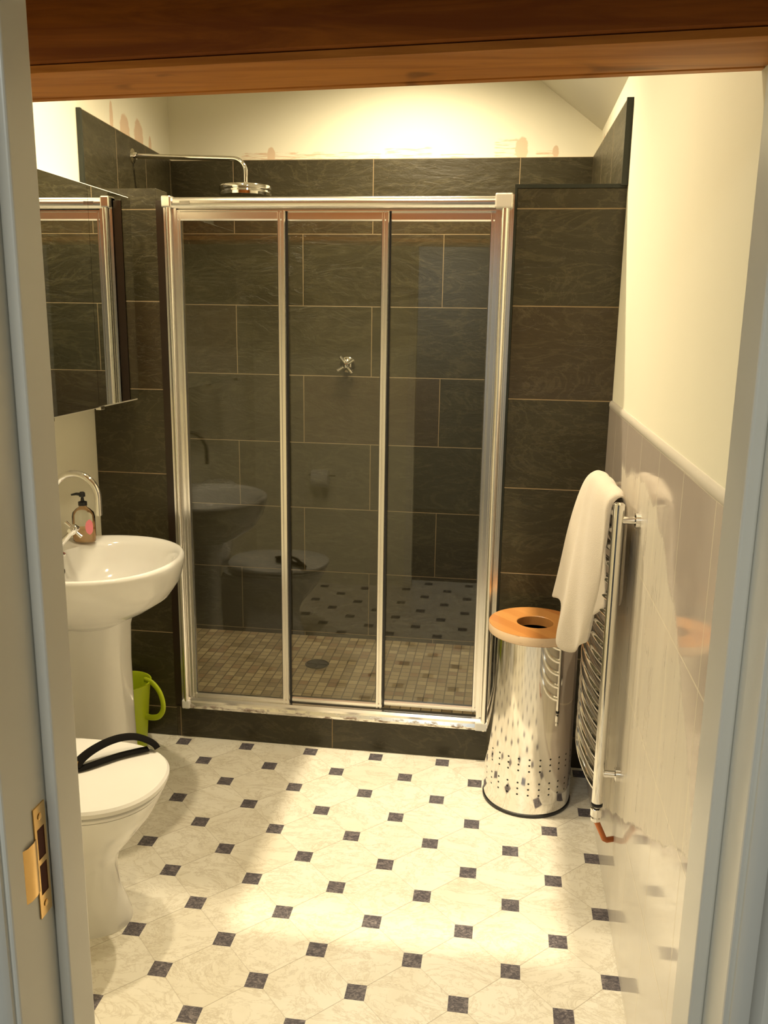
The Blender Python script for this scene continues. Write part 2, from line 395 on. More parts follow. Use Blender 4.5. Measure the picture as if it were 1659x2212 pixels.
# ------------------------------------------------------------------ white tiled dado on the right wall
def dado_mat():
    m, nt, b = new_mat('white_wall_tiles'); n = N(nt); P, x, y, z = n.pos()
    w, h = 0.272, 0.331
    u = n.div(n.add(y, 0.211), w); v = n.div(n.sub(z, 1.337), h)
    fu, fv = n.m('FRACT', u), n.m('FRACT', v)
    du = n.mul(n.mn(fu, n.sub(1.0, fu)), w); dv = n.mul(n.mn(fv, n.sub(1.0, fv)), h)
    g = n.sub(1.0, n.ss(n.mn(du, dv), 0.0015, 0.0030))
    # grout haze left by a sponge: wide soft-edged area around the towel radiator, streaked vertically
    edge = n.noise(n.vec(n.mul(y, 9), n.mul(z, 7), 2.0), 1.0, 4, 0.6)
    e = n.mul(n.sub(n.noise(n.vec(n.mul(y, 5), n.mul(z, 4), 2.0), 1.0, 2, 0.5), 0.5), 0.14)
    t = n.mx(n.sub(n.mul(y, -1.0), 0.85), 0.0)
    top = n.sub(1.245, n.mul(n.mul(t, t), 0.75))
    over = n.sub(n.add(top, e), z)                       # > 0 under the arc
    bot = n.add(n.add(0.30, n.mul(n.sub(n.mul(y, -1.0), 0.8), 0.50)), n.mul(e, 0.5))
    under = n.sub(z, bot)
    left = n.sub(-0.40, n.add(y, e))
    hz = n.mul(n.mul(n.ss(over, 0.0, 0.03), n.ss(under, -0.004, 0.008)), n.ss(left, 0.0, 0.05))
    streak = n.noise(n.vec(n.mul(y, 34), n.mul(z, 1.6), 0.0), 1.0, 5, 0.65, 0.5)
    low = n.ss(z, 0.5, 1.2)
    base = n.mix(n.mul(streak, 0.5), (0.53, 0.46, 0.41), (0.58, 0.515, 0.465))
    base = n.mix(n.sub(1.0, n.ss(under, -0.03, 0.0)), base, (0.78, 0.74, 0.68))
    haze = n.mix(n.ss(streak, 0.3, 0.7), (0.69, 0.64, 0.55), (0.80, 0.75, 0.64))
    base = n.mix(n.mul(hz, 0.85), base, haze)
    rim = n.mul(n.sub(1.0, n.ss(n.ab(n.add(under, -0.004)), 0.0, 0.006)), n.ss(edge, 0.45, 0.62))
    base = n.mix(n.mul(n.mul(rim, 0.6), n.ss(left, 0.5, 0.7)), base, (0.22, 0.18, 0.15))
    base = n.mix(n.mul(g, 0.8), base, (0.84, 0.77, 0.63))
    n.link(base, b.inputs['Base Color'])
    rg = n.add(n.mul(hz, n.rng(streak, 0.3, 0.7, 0.16, 0.34)), n.rng(n.noise(P, 14, 3), 0.3, 0.7, 0.05, 0.12))
    n.link(rg, b.inputs['Roughness'])
    n.bump(n.add(n.mul(g, -0.6), n.mul(n.mul(hz, streak), 0.15)), 0.25, 0.0015, b)
    return m
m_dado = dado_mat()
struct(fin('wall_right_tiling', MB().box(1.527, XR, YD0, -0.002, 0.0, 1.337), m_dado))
mb = MB(); prof = [(1.535, 1.337), (1.5262, 1.337), (1.525, 1.342), (1.526, 1.350), (1.530, 1.356), (1.535, 1.358)]
mb.loft([[(a, yy, c) for a, c in prof] for yy in (YD0, -0.002)])
struct(fin('trim_4', mb, plain('cream_edge_tile', (0.74, 0.69, 0.60), 0.15), smooth=50))

# ------------------------------------------------------------------ timber tie beam across the room
def wood_mat(name, c0, c1, axis='x', rough=0.5, scale=1.0):
    m, nt, b = new_mat(name); n = N(nt); P, x, y, z = n.pos()
    if axis == 'x': v = n.vec(n.mul(x, 1.2 * scale), n.mul(y, 16 * scale), n.mul(z, 16 * scale))
    else: v = n.vec(n.mul(x, 16 * scale), n.mul(y, 1.2 * scale), n.mul(z, 16 * scale))
    g = n.noise(v, 1.4, 6, 0.6, 1.2)
    f = n.noise(n.vec(n.mul(x, 4.0 if axis == 'x' else 150.0), n.mul(y, 150.0 if axis == 'x' else 4.0), n.mul(z, 150.0)), 1.0, 2)
    c = n.mix(n.ss(g, 0.32, 0.68), c0, c1)
    c = n.mix(n.mul(f, 0.35), c, c0)
    kn = n.noise(n.vec(n.mul(x, 3.3), n.mul(y, 4), n.mul(z, 4)), 1.5, 2, 0.5, 1.0)
    c = n.mix(n.mul(n.ss(kn, 0.68, 0.75), 0.7), c, tuple(q * 0.4 for q in c0))
    n.link(c, b.inputs['Base Color']); b.inputs['Roughness'].default_value = rough
    b.inputs['Specular IOR Level'].default_value = 0.25
    n.bump(g, 0.15, 0.003, b)
    return m
m_beam = wood_mat('dark_stained_beam', (0.15, 0.036, 0.002), (0.30, 0.095, 0.008), rough=0.7)
m_underside = wood_mat('lighter_brown_wood', (0.36, 0.13, 0.022), (0.56, 0.235, 0.05), rough=0.42)  # lighter brown than the beam, on its underside only
def bq(x, dy, z): return (x, -1.545 + (1.53 - x) * 0.085 - dy, z)
prof = [(0.006, 2.45), (0.006, 1.996), (0.165, 1.996), (0.18, 2.000), (0.205, 2.030), (0.212, 2.045), (0.212, 2.45)]
mb = MB(); mb.loft([[bq(x, dy, z) for dy, z in prof] for x in (XL, 0.9, XR - .001)])
beam = struct(fin('ceiling_beam', mb, m_beam, smooth=30))
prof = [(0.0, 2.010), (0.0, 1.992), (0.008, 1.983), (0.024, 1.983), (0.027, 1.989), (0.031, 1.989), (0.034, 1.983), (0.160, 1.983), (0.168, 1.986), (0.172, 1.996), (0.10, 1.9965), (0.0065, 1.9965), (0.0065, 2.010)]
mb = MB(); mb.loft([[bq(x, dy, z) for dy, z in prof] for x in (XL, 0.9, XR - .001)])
fin('beam_underside', mb, m_underside, beam, smooth=30)['label'] = 'lighter brown strip under the beam'
beam['label'] = 'dark brown stained timber beam crossing the room above the doorway'

# ------------------------------------------------------------------ door frame
d = bpy.data.objects.new('door_1', None); COL.objects.link(d); d.location = (1.035, -2.12, 0)
struct(d, 'white painted door frame of the open doorway with brass latch plate on the left side')
Yf = -2.045
mb = MB()
mb.box(DX0 - .030, DX0, YD1 - .004, Yf, 0, DZ).box(DX1, DX1 + .030, YD1 - .004, Yf, 0, DZ)
mb.box(DX0 - .030, DX1 + .030, YD1 - .004, Yf, DZ, DZ + .03)
fin('lining', mb, m_gloss, d, bevel=.003)
mb = MB().box(DX0, DX0 + .016, -2.105, Yf - .002, 0, DZ).box(DX1 - .016, DX1, -2.125, Yf - .002, 0, DZ).box(DX0, DX1, -2.11, Yf - .002, DZ - .016, DZ)
fin('door_stop', mb, m_gloss, d, bevel=.0035, seg=3)
# moulded casing on the hall side
def casing(x0, s, name):
    pr = [(0.0, 0.0), (0.0, -0.010), (0.006, -0.016), (0.016, -0.017), (0.022, -0.012), (0.030, -0.012), (0.036, -0.018), (0.055, -0.022), (0.066, -0.020), (0.070, -0.012), (0.070, 0.0)]
    return [(x0 + s * a, YD1 + b_) for a, b_ in pr]
mb = MB(); q = casing(DX0 - .006, -1, ''); mb.loft([[(a, b_, z) for a, b_ in q] for z in (0, DZ + .06)])
q = casing(DX1 + .006, 1, ''); mb.loft([[(a, b_, z) for a, b_ in q] for z in (0, DZ + .06)])
mb.box(DX0 - .07, DX1 + .07, YD1 - .018, YD1, DZ + .006, DZ + .076)
fin('casing', mb, m_gloss, d, smooth=40)
# latch strike plate let into the left lining, lip bent round the edge
zc = 0.955
mb = MB().box(DX0, DX0 + .0018, -2.136, -2.110, zc - .075, zc - .045).box(DX0, DX0 + .0018, -2.136, -2.110, zc + .045, zc + .075)
mb.box(DX0, DX0 + .0018, -2.115, -2.110, zc - .045, zc + .045).box(DX0, DX0 + .0018, -2.136, -2.131, zc - .045, zc + .045).box(DX0, DX0 + .0018, -2.131, -2.115, zc - .004, zc + .004)
mb.tube([(DX0 + .001, -2.134, zc), (DX0, -2.145, zc), (DX0 - .001, -2.158, zc)], .001)
rows = [[(DX0 + .0016, -2.133, z), (DX0 + .0035, -2.143, z), (DX0 + .003, -2.155, z), (DX0 - .002, -2.166, z)] for z in (zc - .036, zc + .036)]
mb.grid(rows)
sp = fin('strike_plate', mb, m_brass, d, smooth=40); sp['label'] = 'brass latch plate'
mb = MB().box(DX0 + .0003, DX0 + .0009, -2.131, -2.115, zc - .045, zc + .045)
fin('latch_slot', mb, plain('bare_wood_slot', (0.10, 0.025, 0.008), 0.8), sp)
mb = MB()
for zz in (zc - .06, zc + .06): mb.lathe([(0.0045, 0), (0.0045, 0.0026), (0.003, 0.0032)], (DX0, -2.123, zz), 16, axis='x')
fin('screw', mb, m_brass, sp)

# ------------------------------------------------------------------ shower enclosure
def glass_mat():
    m = bpy.data.materials.new('clear_glass_pane'); m.use_nodes = True; nt = m.node_tree; nt.nodes.clear(); n = N(nt)
    out = n.new('ShaderNodeOutputMaterial'); tr = n.new('ShaderNodeBsdfTransparent'); gl = n.new('ShaderNodeBsdfGlossy'); mx = n.new('ShaderNodeMixShader'); fr = n.new('ShaderNodeFresnel')
    tr.inputs[0].default_value = (0.96, 0.97, 0.95, 1); gl.inputs[0].default_value = (1, 1, 1, 1); gl.inputs['Roughness'].default_value = 0.0
    fr.inputs[0].default_value = 1.5
    n.link(fr.outputs[0], mx.inputs[0]); n.link(tr.outputs[0], mx.inputs[1]); n.link(gl.outputs[0], mx.inputs[2]); n.link(mx.outputs[0], out.inputs[0])
    return m
m_glass = glass_mat()
enc = thing('shower_enclosure', (0.57, 0.02, 0.13), 'three-panel sliding glass shower enclosure in a polished silver frame on a slate kerb', 'shower enclosure')
X0, X1, Z0, Z1 = -0.012, 1.180, 0.132, 2.010
def xprof(pr, x0, x1): return MB().loft([[(x, a, b_) for a, b_ in pr] for x in (x0, x1)])
def zprof(pr, z0, z1): return MB().loft([[(a, b_, z) for a, b_ in pr] for z in (z0, z1)])
# header: rounded face, groove below
pr = [(0.045, Z1)] + [(-0.004 - 0.016 * math.sin(math.radians(a)), Z1 - 0.019 + 0.019 * math.cos(math.radians(a))) for a in range(0, 181, 15)] + [(0.0, Z1 - .040), (-0.006, Z1 - .042), (-0.006, Z1 - .046), (0.045, Z1 - .046)]
hd = fin('header_rail', xprof(pr, X0 + .03, X1 - .02), m_alu, enc, smooth=35)
st = fin('maker_badge', MB().box(0.050, 0.086, -0.0215, -0.0195, Z1 - .026, Z1 - .014), plain('badge_silver', (0.45, 0.43, 0.40), 0.3, 1.0), hd)
pr = [(0.045, Z0), (-0.022, Z0), (-0.024, Z0 + .010), (-0.018, Z0 + .022), (-0.020, Z0 + .032), (-0.012, Z0 + .040), (0.0, Z0 + .042), (0.0, Z0 + .030), (0.045, Z0 + .030)]
def sill_mat():
    m, nt, b = new_mat('stained_sill_metal'); n = N(nt); P, x, y, z = n.pos()
    ns = n.noise(n.vec(n.mul(x, 22), 0.0, n.mul(z, 60)), 1.0, 5, 0.7)
    f = n.mul(n.ss(ns, 0.48, 0.62), n.sub(1.0, n.ss(z, Z0 + .008, Z0 + .026)))
    n.link(n.mix(n.mul(f, 0.85), (0.86, 0.84, 0.80), (0.16, 0.075, 0.03)), b.inputs['Base Color'])
    n.link(n.sub(1.0, f), b.inputs['Metallic']); n.link(n.add(0.2, n.mul(f, 0.4)), b.inputs['Roughness'])
    return m
fin('sill_rail', xprof(pr, X0 + .02, X1 - .02), sill_mat(), enc, smooth=35)
fin('sealant', MB().box(X0 - .01, X1 + .004, -0.006, 0.03, 0.126, Z0).box(-0.042, X0 - .001, -0.004, 0.05, Z0, Z1 - .01), plain('dirty_sealant', (0.022, 0.012, 0.006), 0.3, spec=0.5), enc)
# jambs: ribbed extrusions
def jamb(xa, xb, s):
    w = xb - xa
    pr = [(xa, 0.045), (xb, 0.045)]
    xs = [(1.0, 0.0), (1.0, -0.010), (0.80, -0.010), (0.78, -0.004), (0.70, -0.004), (0.68, -0.020)]
    cyl = [(0.48 + 0.20 * math.cos(math.radians(a)), -0.020 - 0.010 * math.sin(math.radians(a))) for a in range(0, 181, 20)]
    rest = [(0.26, -0.020), (0.24, -0.006), (0.16, -0.006), (0.14, -0.012), (0.0, -0.012)]
    P_ = [(xa + w * a if s > 0 else xb - w * a, b_) for a, b_ in xs + cyl + rest]
    if s > 0: return [(xa, 0.045), (xb, 0.045)] + P_
    return [(xb, 0.045), (xa, 0.045)] + P_
fin('side_jamb', zprof(jamb(X0, X0 + .045, 1), Z0, Z1 - .002), m_alu, enc, smooth=35)
fin('side_jamb', zprof(jamb(X1 - .058, X1, -1), Z0, Z1 + .004), m_alu, enc, smooth=35)
fin('corner_cap', MB().box(X1 - .062, X1 - .004, -0.034, 0.02, Z1 - .040, Z1 + .006), m_satin, enc, bevel=.005)
fin('corner_cap', MB().box(X0 + .000, X0 + .034, -0.032, 0.02, Z1 - .036, Z1 + .003), m_alu, enc, bevel=.005)
fin('corner_cap', MB().box(X1 - .060, X1 - .008, -0.030, 0.02, Z0 - .001, Z0 + .034), m_plastic, enc, bevel=.005)
fin('corner_cap', MB().box(X0 + .004, X0 + .036, -0.030, 0.02, Z0 - .001, Z0 + .034), m_plastic, enc, bevel=.005)
def panel(xa, xb, yc, wl, wr, zb, label):
    f = MB(); zt = Z1 - .044
    def st(x0, x1):
        w = x1 - x0
        pr = [(x0, yc + .008), (x0, yc - .006), (x0 + w*.12, yc - .011), (x0 + w*.38, yc - .011), (x0 + w*.46, yc - .006), (x0 + w*.54, yc - .006), (x0 + w*.62, yc - .011), (x0 + w*.88, yc - .011), (x1, yc - .006), (x1, yc + .008)]
        f.loft([[(a, b_, z) for a, b_ in pr] for z in (zb, zt)])
    st(xa, xa + wl); st(xb - wr, xb)
    for z0, z1 in ((zb, zb + .020), (zt - .032, zt)):
        pr = [(yc + .008, z0), (yc - .006, z0), (yc - .010, z0 + .005), (yc - .010, z1 - .005), (yc - .006, z1), (yc + .008, z1)]
        f.loft([[(x, a, b_) for a, b_ in pr] for x in (xa + .001, xb - .001)])
    o = fin('sliding_door', f, m_alu, enc, smooth=35); o['label'] = label
    fin('glass_pane', MB().box(xa + wl*.6, xb - wr*.6, yc - .0025, yc + .0025, zb + .012, zt - .02), m_glass, o)
    fin('door_seal', MB().box(xb - .0005, xb + .006, yc + .002, yc + .008, zb, zt), m_black, o)
    return o
panel(X0 + .040, 0.414, 0.004, .020, .028, 0.170, 'left sliding door, nearest track')
panel(0.402, 0.768, 0.018, .012, .026, 0.176, 'middle sliding door, middle track')
panel(0.756, X1 - .052, 0.032, .012, .024, 0.182, 'right sliding door, rear track')

# ------------------------------------------------------------------ shower head, valve, drain
sh = thing('overhead_shower', (-0.345, 0.5, 2.22), 'round chrome rain shower head on a long bent arm from the left wall', 'shower head')
path = [(-0.345, 0.5, 2.232), (-0.1, 0.5, 2.224)] + arc((0.078, 0.5, 2.168), 0.050, 90, 0, 10) + [(0.128, 0.5, 2.12)]
fin('arm', MB().tube(path, 0.0095), m_chrome, sh, smooth=50)
fin('wall_flange', MB().lathe([(0.028, 0), (0.028, .006), (0.015, .012), (0.013, 0.02)], (-0.338, 0.5, 2.232), 28, axis='x'), m_chrome, sh, smooth=40)
fin('rose', MB().lathe([(0.006, .036), (0.016, .030), (0.017, .024), (0.098, .020), (0.102, .014), (0.102, .004), (0.098, 0.0), (0.099, -0.006), (0.102, -0.008), (0.102, -.018), (0.097, -.022), (0.002, -.022)], (0.128, 0.5, 2.096), 48), m_chrome, sh, smooth=40)
va = thing('shower_valve', (0.446, YB - T, 1.40), 'small chrome cross-handle shower valve on the slate back wall', 'valve')
c = (0.446, YB - T, 1.403)
fin('wall_flange', MB().lathe([(0.036, 0), (0.036, -.006), (0.031, -.010), (0.014, -.016), (0.013, -.045), (0.011, -.052)], c, 32, axis='y'), m_chrome, va, smooth=40)
mb = MB()
for a in (35, 125, 215, 305):
    ca, sa = math.cos(math.radians(a)), math.sin(math.radians(a))
    mb.tube([(c[0], c[1] - .048, c[2]), (c[0] + .020*ca, c[1] - .048, c[2] + .020*sa), (c[0] + .046*ca, c[1] - .048, c[2] + .046*sa)], [.009, .0075, .0095], 12)
mb.lathe([(0.014, -.038), (0.015, -.05), (0.012, -.060), (0.002, -.063)], c, 24, axis='y')
fin('cross_handle', mb, m_chrome, va, smooth=50)
dr = MB().lathe([(0.055, 0.0), (0.055, .003), (0.050, .004), (0.048, .001), (0.002, .001)], (0.376, 0.66, 0.06), 32)
dr.box(0.33, 0.422, 0.657, 0.663, 0.0605, 0.0635).box(0.373, 0.379, 0.614, 0.706, 0.0605, 0.0635)
tag(fin('drain_grate', dr, plain('tarnished_metal', (0.10, 0.09, 0.07), 0.35, 0.9), smooth=40), 'dark round drain grate in the mosaic shower floor', 'drain')

# ------------------------------------------------------------------ mirror cabinet
mc = thing('mirror_cabinet', (-0.21, -0.42, 1.33), 'mirror-fronted wall cabinet hanging above the wash basin', 'cabinet')
XM = -0.105
fin('body', MB().box(XL, XM - .006, -1.09, -0.068, 1.322, 2.002), m_wallside, mc, bevel=.002)
def mdoor(y0, y1, dz=0.0):
    o = fin('mirror_door', MB().box(XM - .005, XM, y0, y1, 1.328 + dz, 1.998), m_mirror, mc)
    fin('hinge', MB().box(XM - .014, XM + .004, y0 + .002, y0 + .03, 1.316 + dz, 1.327 + dz), m_chrome, o, bevel=.001)
mdoor(-0.3790, -0.070); mdoor(-0.7010, -0.3806, -.003); mdoor(-1.088, -0.7026, -.003)
fin('door_gap_shade', MB().box(XM - .0058, XM - .0035, -0.3812, -0.3784, 1.327, 1.998).box(XM - .0058, XM - .0035, -0.7032, -0.7004, 1.327, 1.998), m_recess_shade, mc)  # dark strips drawn in for the shade between the doors

# ------------------------------------------------------------------ wash basin
wb = thing('wash_basin', (-0.12, -0.5, 0), 'white ceramic pedestal wash basin with an oval bowl against the left wall', 'wash basin')
NB = 72
def oring(cx, cy, ax, ay, z, xmin=XL + .002, e=1.0, tilt=0.0):
    r = []
    for j in range(NB):
        a = 2 * PI * j / NB; ca, sa = math.cos(a), math.sin(a)
        x = cx + ax * math.copysign(abs(ca) ** e, ca); y = cy + ay * math.copysign(abs(sa) ** e, sa)
        r.append((max(x, xmin), y, z + tilt * (max(x, xmin) - cx)))
    return r
BY = -0.495
mb = MB(); rings = []
for ax, ay, z, cx in ((0.105, 0.085, 0.640, -.13), (0.135, 0.115, 0.662, -.125), (0.19, 0.175, 0.695, -.115), (0.235, 0.225, 0.735, -.10), (0.258, 0.262, 0.785, -.09), (0.268, 0.280, 0.835, -.088), (0.270, 0.284, 0.852, -.088), (0.267, 0.281, 0.861, -.088), (0.260, 0.274, 0.8645, -.088), (0.252, 0.266, 0.862, -.088)):
    rings.append(oring(cx, BY, ax, ay, z, e=0.94))
# bowl inside: rim curves in from the front, leaving a tap deck at the wall
for ax, ay, z, cx in ((0.200, 0.250, 0.855, -.045), (0.190, 0.238, 0.838, -.048), (0.178, 0.220, 0.800, -.052), (0.155, 0.190, 0.760, -.058), (0.115, 0.140, 0.728, -.065), (0.06, 0.07, 0.712, -.07), (0.022, 0.022, 0.706, -.07)):
    rings.append(oring(cx, BY, ax, ay, z))
mb.loft(rings)
bowl = fin('bowl', mb, m_ceramic, wb, smooth=60)
fin('overflow_hole', MB().lathe([(0.010, 0.0), (0.010, .004), (0.003, .005)], (-0.2165, BY + .02, 0.800), 20, axis='x'), m_recess_shade, bowl)
fin('waste', MB().lathe([(0.024, 0), (0.024, .004), (0.015, .005)], (-.07, BY, .706), 24), m_chrome, bowl, smooth=40)
mb = MB(); rings = []
for ax, ay, z, cx in ((0.155, 0.125, 0.0, -.142), (0.153, 0.123, 0.03, -.144), (0.138, 0.108, 0.10, -.148), (0.134, 0.102, 0.30, -.148), (0.130, 0.098, 0.50, -.145), (0.130, 0.098, 0.62, -.14), (0.140, 0.11, 0.70, -.13)):
    rings.append(oring(cx, BY + .03, ax, ay, z, e=0.75))
mb.loft(rings)
fin('pedestal', mb, m_ceramic, wb, smooth=50)
# tap
tp = thing('basin_tap', (-0.235, BY - .005, 0.86), 'chrome swan-neck tap with a cross handle on the wash basin', 'tap')
TY = BY - .005; cxa, R_, zc_ = -0.142, 0.075, 1.055
path = [(cxa - R_, TY, 0.862), (cxa - R_, TY, 0.95)] + arc((cxa, TY, zc_), R_, 180, 0, 20) + [(cxa + R_, TY, 1.0)]
fin('spout', MB().tube(path, 0.0105, 18), m_chrome, tp, smooth=60)
fin('tap_body', MB().lathe([(0.026, 0), (0.026, .006), (0.019, .012), (0.018, .060), (0.014, .075), (0.0105, .080)], (cxa - R_, TY, 0.860), 32), m_chrome, tp, smooth=40)
h0 = Vector((cxa - R_ + .010, TY + .004, 0.896)); hd_ = Vector((0.55, 0.10, 0.62)).normalized()
mb = MB().tube([h0, h0 + hd_ * .05, h0 + hd_ * .056, h0 + hd_ * .078, h0 + hd_ * .084], [.009, .009, .013, .013, .007], 16)
a1 = hd_.cross(Vector((0, 1, 0))).normalized(); a2 = hd_.cross(a1).normalized(); hc = h0 + hd_ * .068
for v_ in (a1, a2):
    mb.tube([hc - v_ * .034, hc - v_ * .012, hc + v_ * .012, hc + v_ * .034], [.0062, .005, .005, .0062], 12)
fin('cross_handle', mb, m_chrome, tp, smooth=50)
# soap dispenser
def liquid_mat(name, tint, body):
    m = bpy.data.materials.new(name); m.use_nodes = True; nt = m.node_tree; nt.nodes.clear(); n = N(nt)
    out = n.new('ShaderNodeOutputMaterial'); tr = n.new('ShaderNodeBsdfTransparent'); df = n.new('ShaderNodeBsdfDiffuse'); mx = n.new('ShaderNodeMixShader')
    tr.inputs[0].default_value = tint + (1,); df.inputs[0].default_value = body + (1,); mx.inputs[0].default_value = 0.45
    n.link(tr.outputs[0], mx.inputs[1]); n.link(df.outputs[0], mx.inputs[2]); n.link(mx.outputs[0], out.inputs[0])
    return m
sd = thing('soap_dispenser', (-0.222, -0.305, 0.863), 'clear pump bottle of amber soap with a pink label on the basin edge', 'soap bottle')
SC = (-0.214, -0.318, 0.8635)
def oval(prof, c, k=0.72, n=40):
    return [[(c[0] + r*math.cos(2*PI*j/n), c[1] + r*k*math.sin(2*PI*j/n), c[2] + h) for j in range(n)] for r, h in prof]
bt = fin('bottle', MB().loft(oval([(0.036, 0), (0.039, .004), (0.0395, .02), (0.0395, .085), (0.036, .100), (0.024, .112), (0.014, .118), (0.013, .126)], SC)), glass_mat(), sd, smooth=50)
fin('liquid_soap', MB().loft(oval([(0.035, .003), (0.0375, .006), (0.038, .044)], SC)), liquid_mat('amber_soap', (1.0, 0.93, 0.82), (0.95, 0.64, 0.34)), sd, smooth=50)
mb = MB(); rows = []
for h in [0.028 + .052 * i / 8 for i in range(9)]:
    rr_ = math.sqrt(max(0.0, 1 - ((h - .054) / .0262) ** 2)); 
    rows.append([(SC[0] + .0402 * math.cos(a), SC[1] + .0402 * .72 * math.sin(a), SC[2] + h) for a in [math.radians(-42 + (22 * rr_) * t) for t in (-1, -.6, -.2, .2, .6, 1)]])
mb.grid(rows)
fin('label', mb, plain('pink_label', (0.90, 0.26, 0.32), 0.5), bt, smooth=60)
pm = fin('pump', MB().lathe([(0.0145, .124), (0.0145, .136), (0.006, .139), (0.0045, .152), (0.010, .154), (0.010, .166), (0.006, .170)], SC, 24).tube([(SC[0], SC[1], SC[2] + .161), (SC[0] - .018, SC[1] - .006, SC[2] + .163), (SC[0] - .034, SC[1] - .010, SC[2] + .160)], [.006, .0045, .003], 10), m_black, sd, smooth=40)

# ------------------------------------------------------------------ toilet
tl = thing('toilet', (0.05, -1.05, 0), 'white toilet with closed lid and cistern against the left wall', 'toilet')
TYc = -1.05
def tring(xb, xf, hw, z, e=0.8, n=64):
    cx, ax = (xb + xf) / 2, (xf - xb) / 2; r = []
    for j in range(n):
        a = 2*PI*j/n; ca, sa = math.cos(a), math.sin(a)
        ex = e if ca > 0 else 0.55
        r.append((cx + ax * math.copysign(abs(ca)**ex, ca), TYc + hw * math.copysign(abs(sa)**0.9, sa), z))
    return r
mb = MB().loft([tring(-.30, .228, .112, 0), tring(-.30, .226, .111, .02), tring(-.30, .200, .100, .09), tring(-.30, .192, .098, .17), tring(-.28, .205, .110, .21), tring(-.24, .255, .140, .27), tring(-.20, .300, .165, .33), tring(-.18, .322, .177, .375), tring(-.18, .325, .179, .388)])
fin('pan', mb, m_ceramic, tl, smooth=60)
mb = MB().loft([tring(-.15, .326, .179, .391), tring(-.15, .332, .184, .396), tring(-.15, .332, .184, .402), tring(-.15, .326, .179, .406)])
fin('seat', mb, m_plastic, tl, smooth=40)
mb = MB().loft([tring(-.15, .331, .183, .409), tring(-.15, .339, .190, .413), tring(-.15, .340, .191, .424), tring(-.15, .334, .186, .4305), tring(-.14, .30, .158, .4335), tring(-.10, .20, .10, .4345)])
fin('lid', mb, m_plastic, tl, smooth=40)
mb = MB(); 
def cring(xf, hw, z, n=48):
    r = []
    for j in range(n):
        a = 2*PI*j/n; ca, sa = math.cos(a), math.sin(a)
        r.append((max(XL + .002, XL + .06 + (xf - XL - .06) * ca), TYc + hw * math.copysign(abs(sa)**0.8, sa), z))
    return r
mb.loft([cring(-.17, .13, .40), cring(-.155, .155, .48), cring(-.145, .175, .76)])
fin('cistern', mb, m_ceramic, tl, smooth=50)
fin('cistern_lid', MB().loft([cring(-.140, .180, .761), cring(-.135, .185, .770), cring(-.135, .185, .790), cring(-.15, .175, .800), cring(-.20, .10, .803)]), m_ceramic, tl, smooth=40)
fin('flush_button', MB().lathe([(0.026, 0), (0.026, .005), (0.018, .007)], (-.215, TYc, .802), 24), m_chrome, tl, smooth=40)
# black strap lying in a loop on the lid
stp = thing('looped_strap', (0.17, -0.97, 0.435), 'black webbing strap in a standing loop on the closed toilet lid', 'strap')
base = [(.092, -1.052, .439), (.120, -1.030, .441), (.150, -.995, .442), (.180, -.960, .442), (.215, -.930, .442), (.240, -.910, .441)]
top = [(.094, -1.045, .444), (.100, -1.020, .456), (.118, -.990, .468), (.145, -.958, .477), (.175, -.932, .480), (.205, -.912, .475), (.232, -.900, .462), (.252, -.895, .448), (.262, -.897, .437)]
def smoothpath(p, k=5):
    out = []; p = [Vector(q) for q in p]
    for i in range(len(p) - 1):
        p0, p1, p2, p3 = p[max(i-1, 0)], p[i], p[i+1], p[min(i+2, len(p)-1)]
        for j in range(k):
            t = j / k
            out.append(0.5 * ((2*p1) + (p2-p0)*t + (2*p0-5*p1+4*p2-p3)*t*t + (3*p1-p0-3*p2+p3)*t*t*t))
    out.append(p[-1]); return out
fin('strap', MB().tube(smoothpath(top), 0.0036, 12, sx=4.6, flat=(0, 0, 1)).tube(smoothpath(base), 0.0034, 12, sx=4.4, flat=(0, 0, 1)), m_blackfab, stp, smooth=60)
fin('buckle', MB().tube([(.092, -1.062, .438), (.088, -1.040, .442), (.092, -1.030, .452), (.098, -1.035, .455), (.102, -1.052, .447), (.092, -1.062, .438)], .0025, 8), m_brass, stp, smooth=60)

# ------------------------------------------------------------------ green waste bin behind the pedestal
gb = thing('waste_bin', (-0.195, -0.115, 0), 'lime green plastic waste bin with a loop handle behind the basin pedestal', 'bin')
GC = (-0.192, -0.118, 0)
fin('bucket', MB().lathe([(0.066, 0.0), (0.070, .004), (0.092, .262), (0.096, .264), (0.097, .270), (0.092, .271), (0.088, .262), (0.067, .008), (0.002, .006)], GC, 40), m_lime, gb, smooth=40)
hp = smoothpath([(GC[0] + .070, GC[1] + .02, .272), (GC[0] + .105, GC[1] + .005, .268), (GC[0] + .135, GC[1] - .005, .240), (GC[0] + .150, GC[1] - .01, .200), (GC[0] + .148, GC[1] - .01, .165), (GC[0] + .130, GC[1] - .01, .140), (GC[0] + .100, GC[1] - .01, .134), (GC[0] + .078, GC[1] - .01, .140)])
fin('loop_handle', MB().tube(hp, 0.0065, 12, sx=1.7, flat=(0, 1, 0)), m_lime, gb, smooth=60)

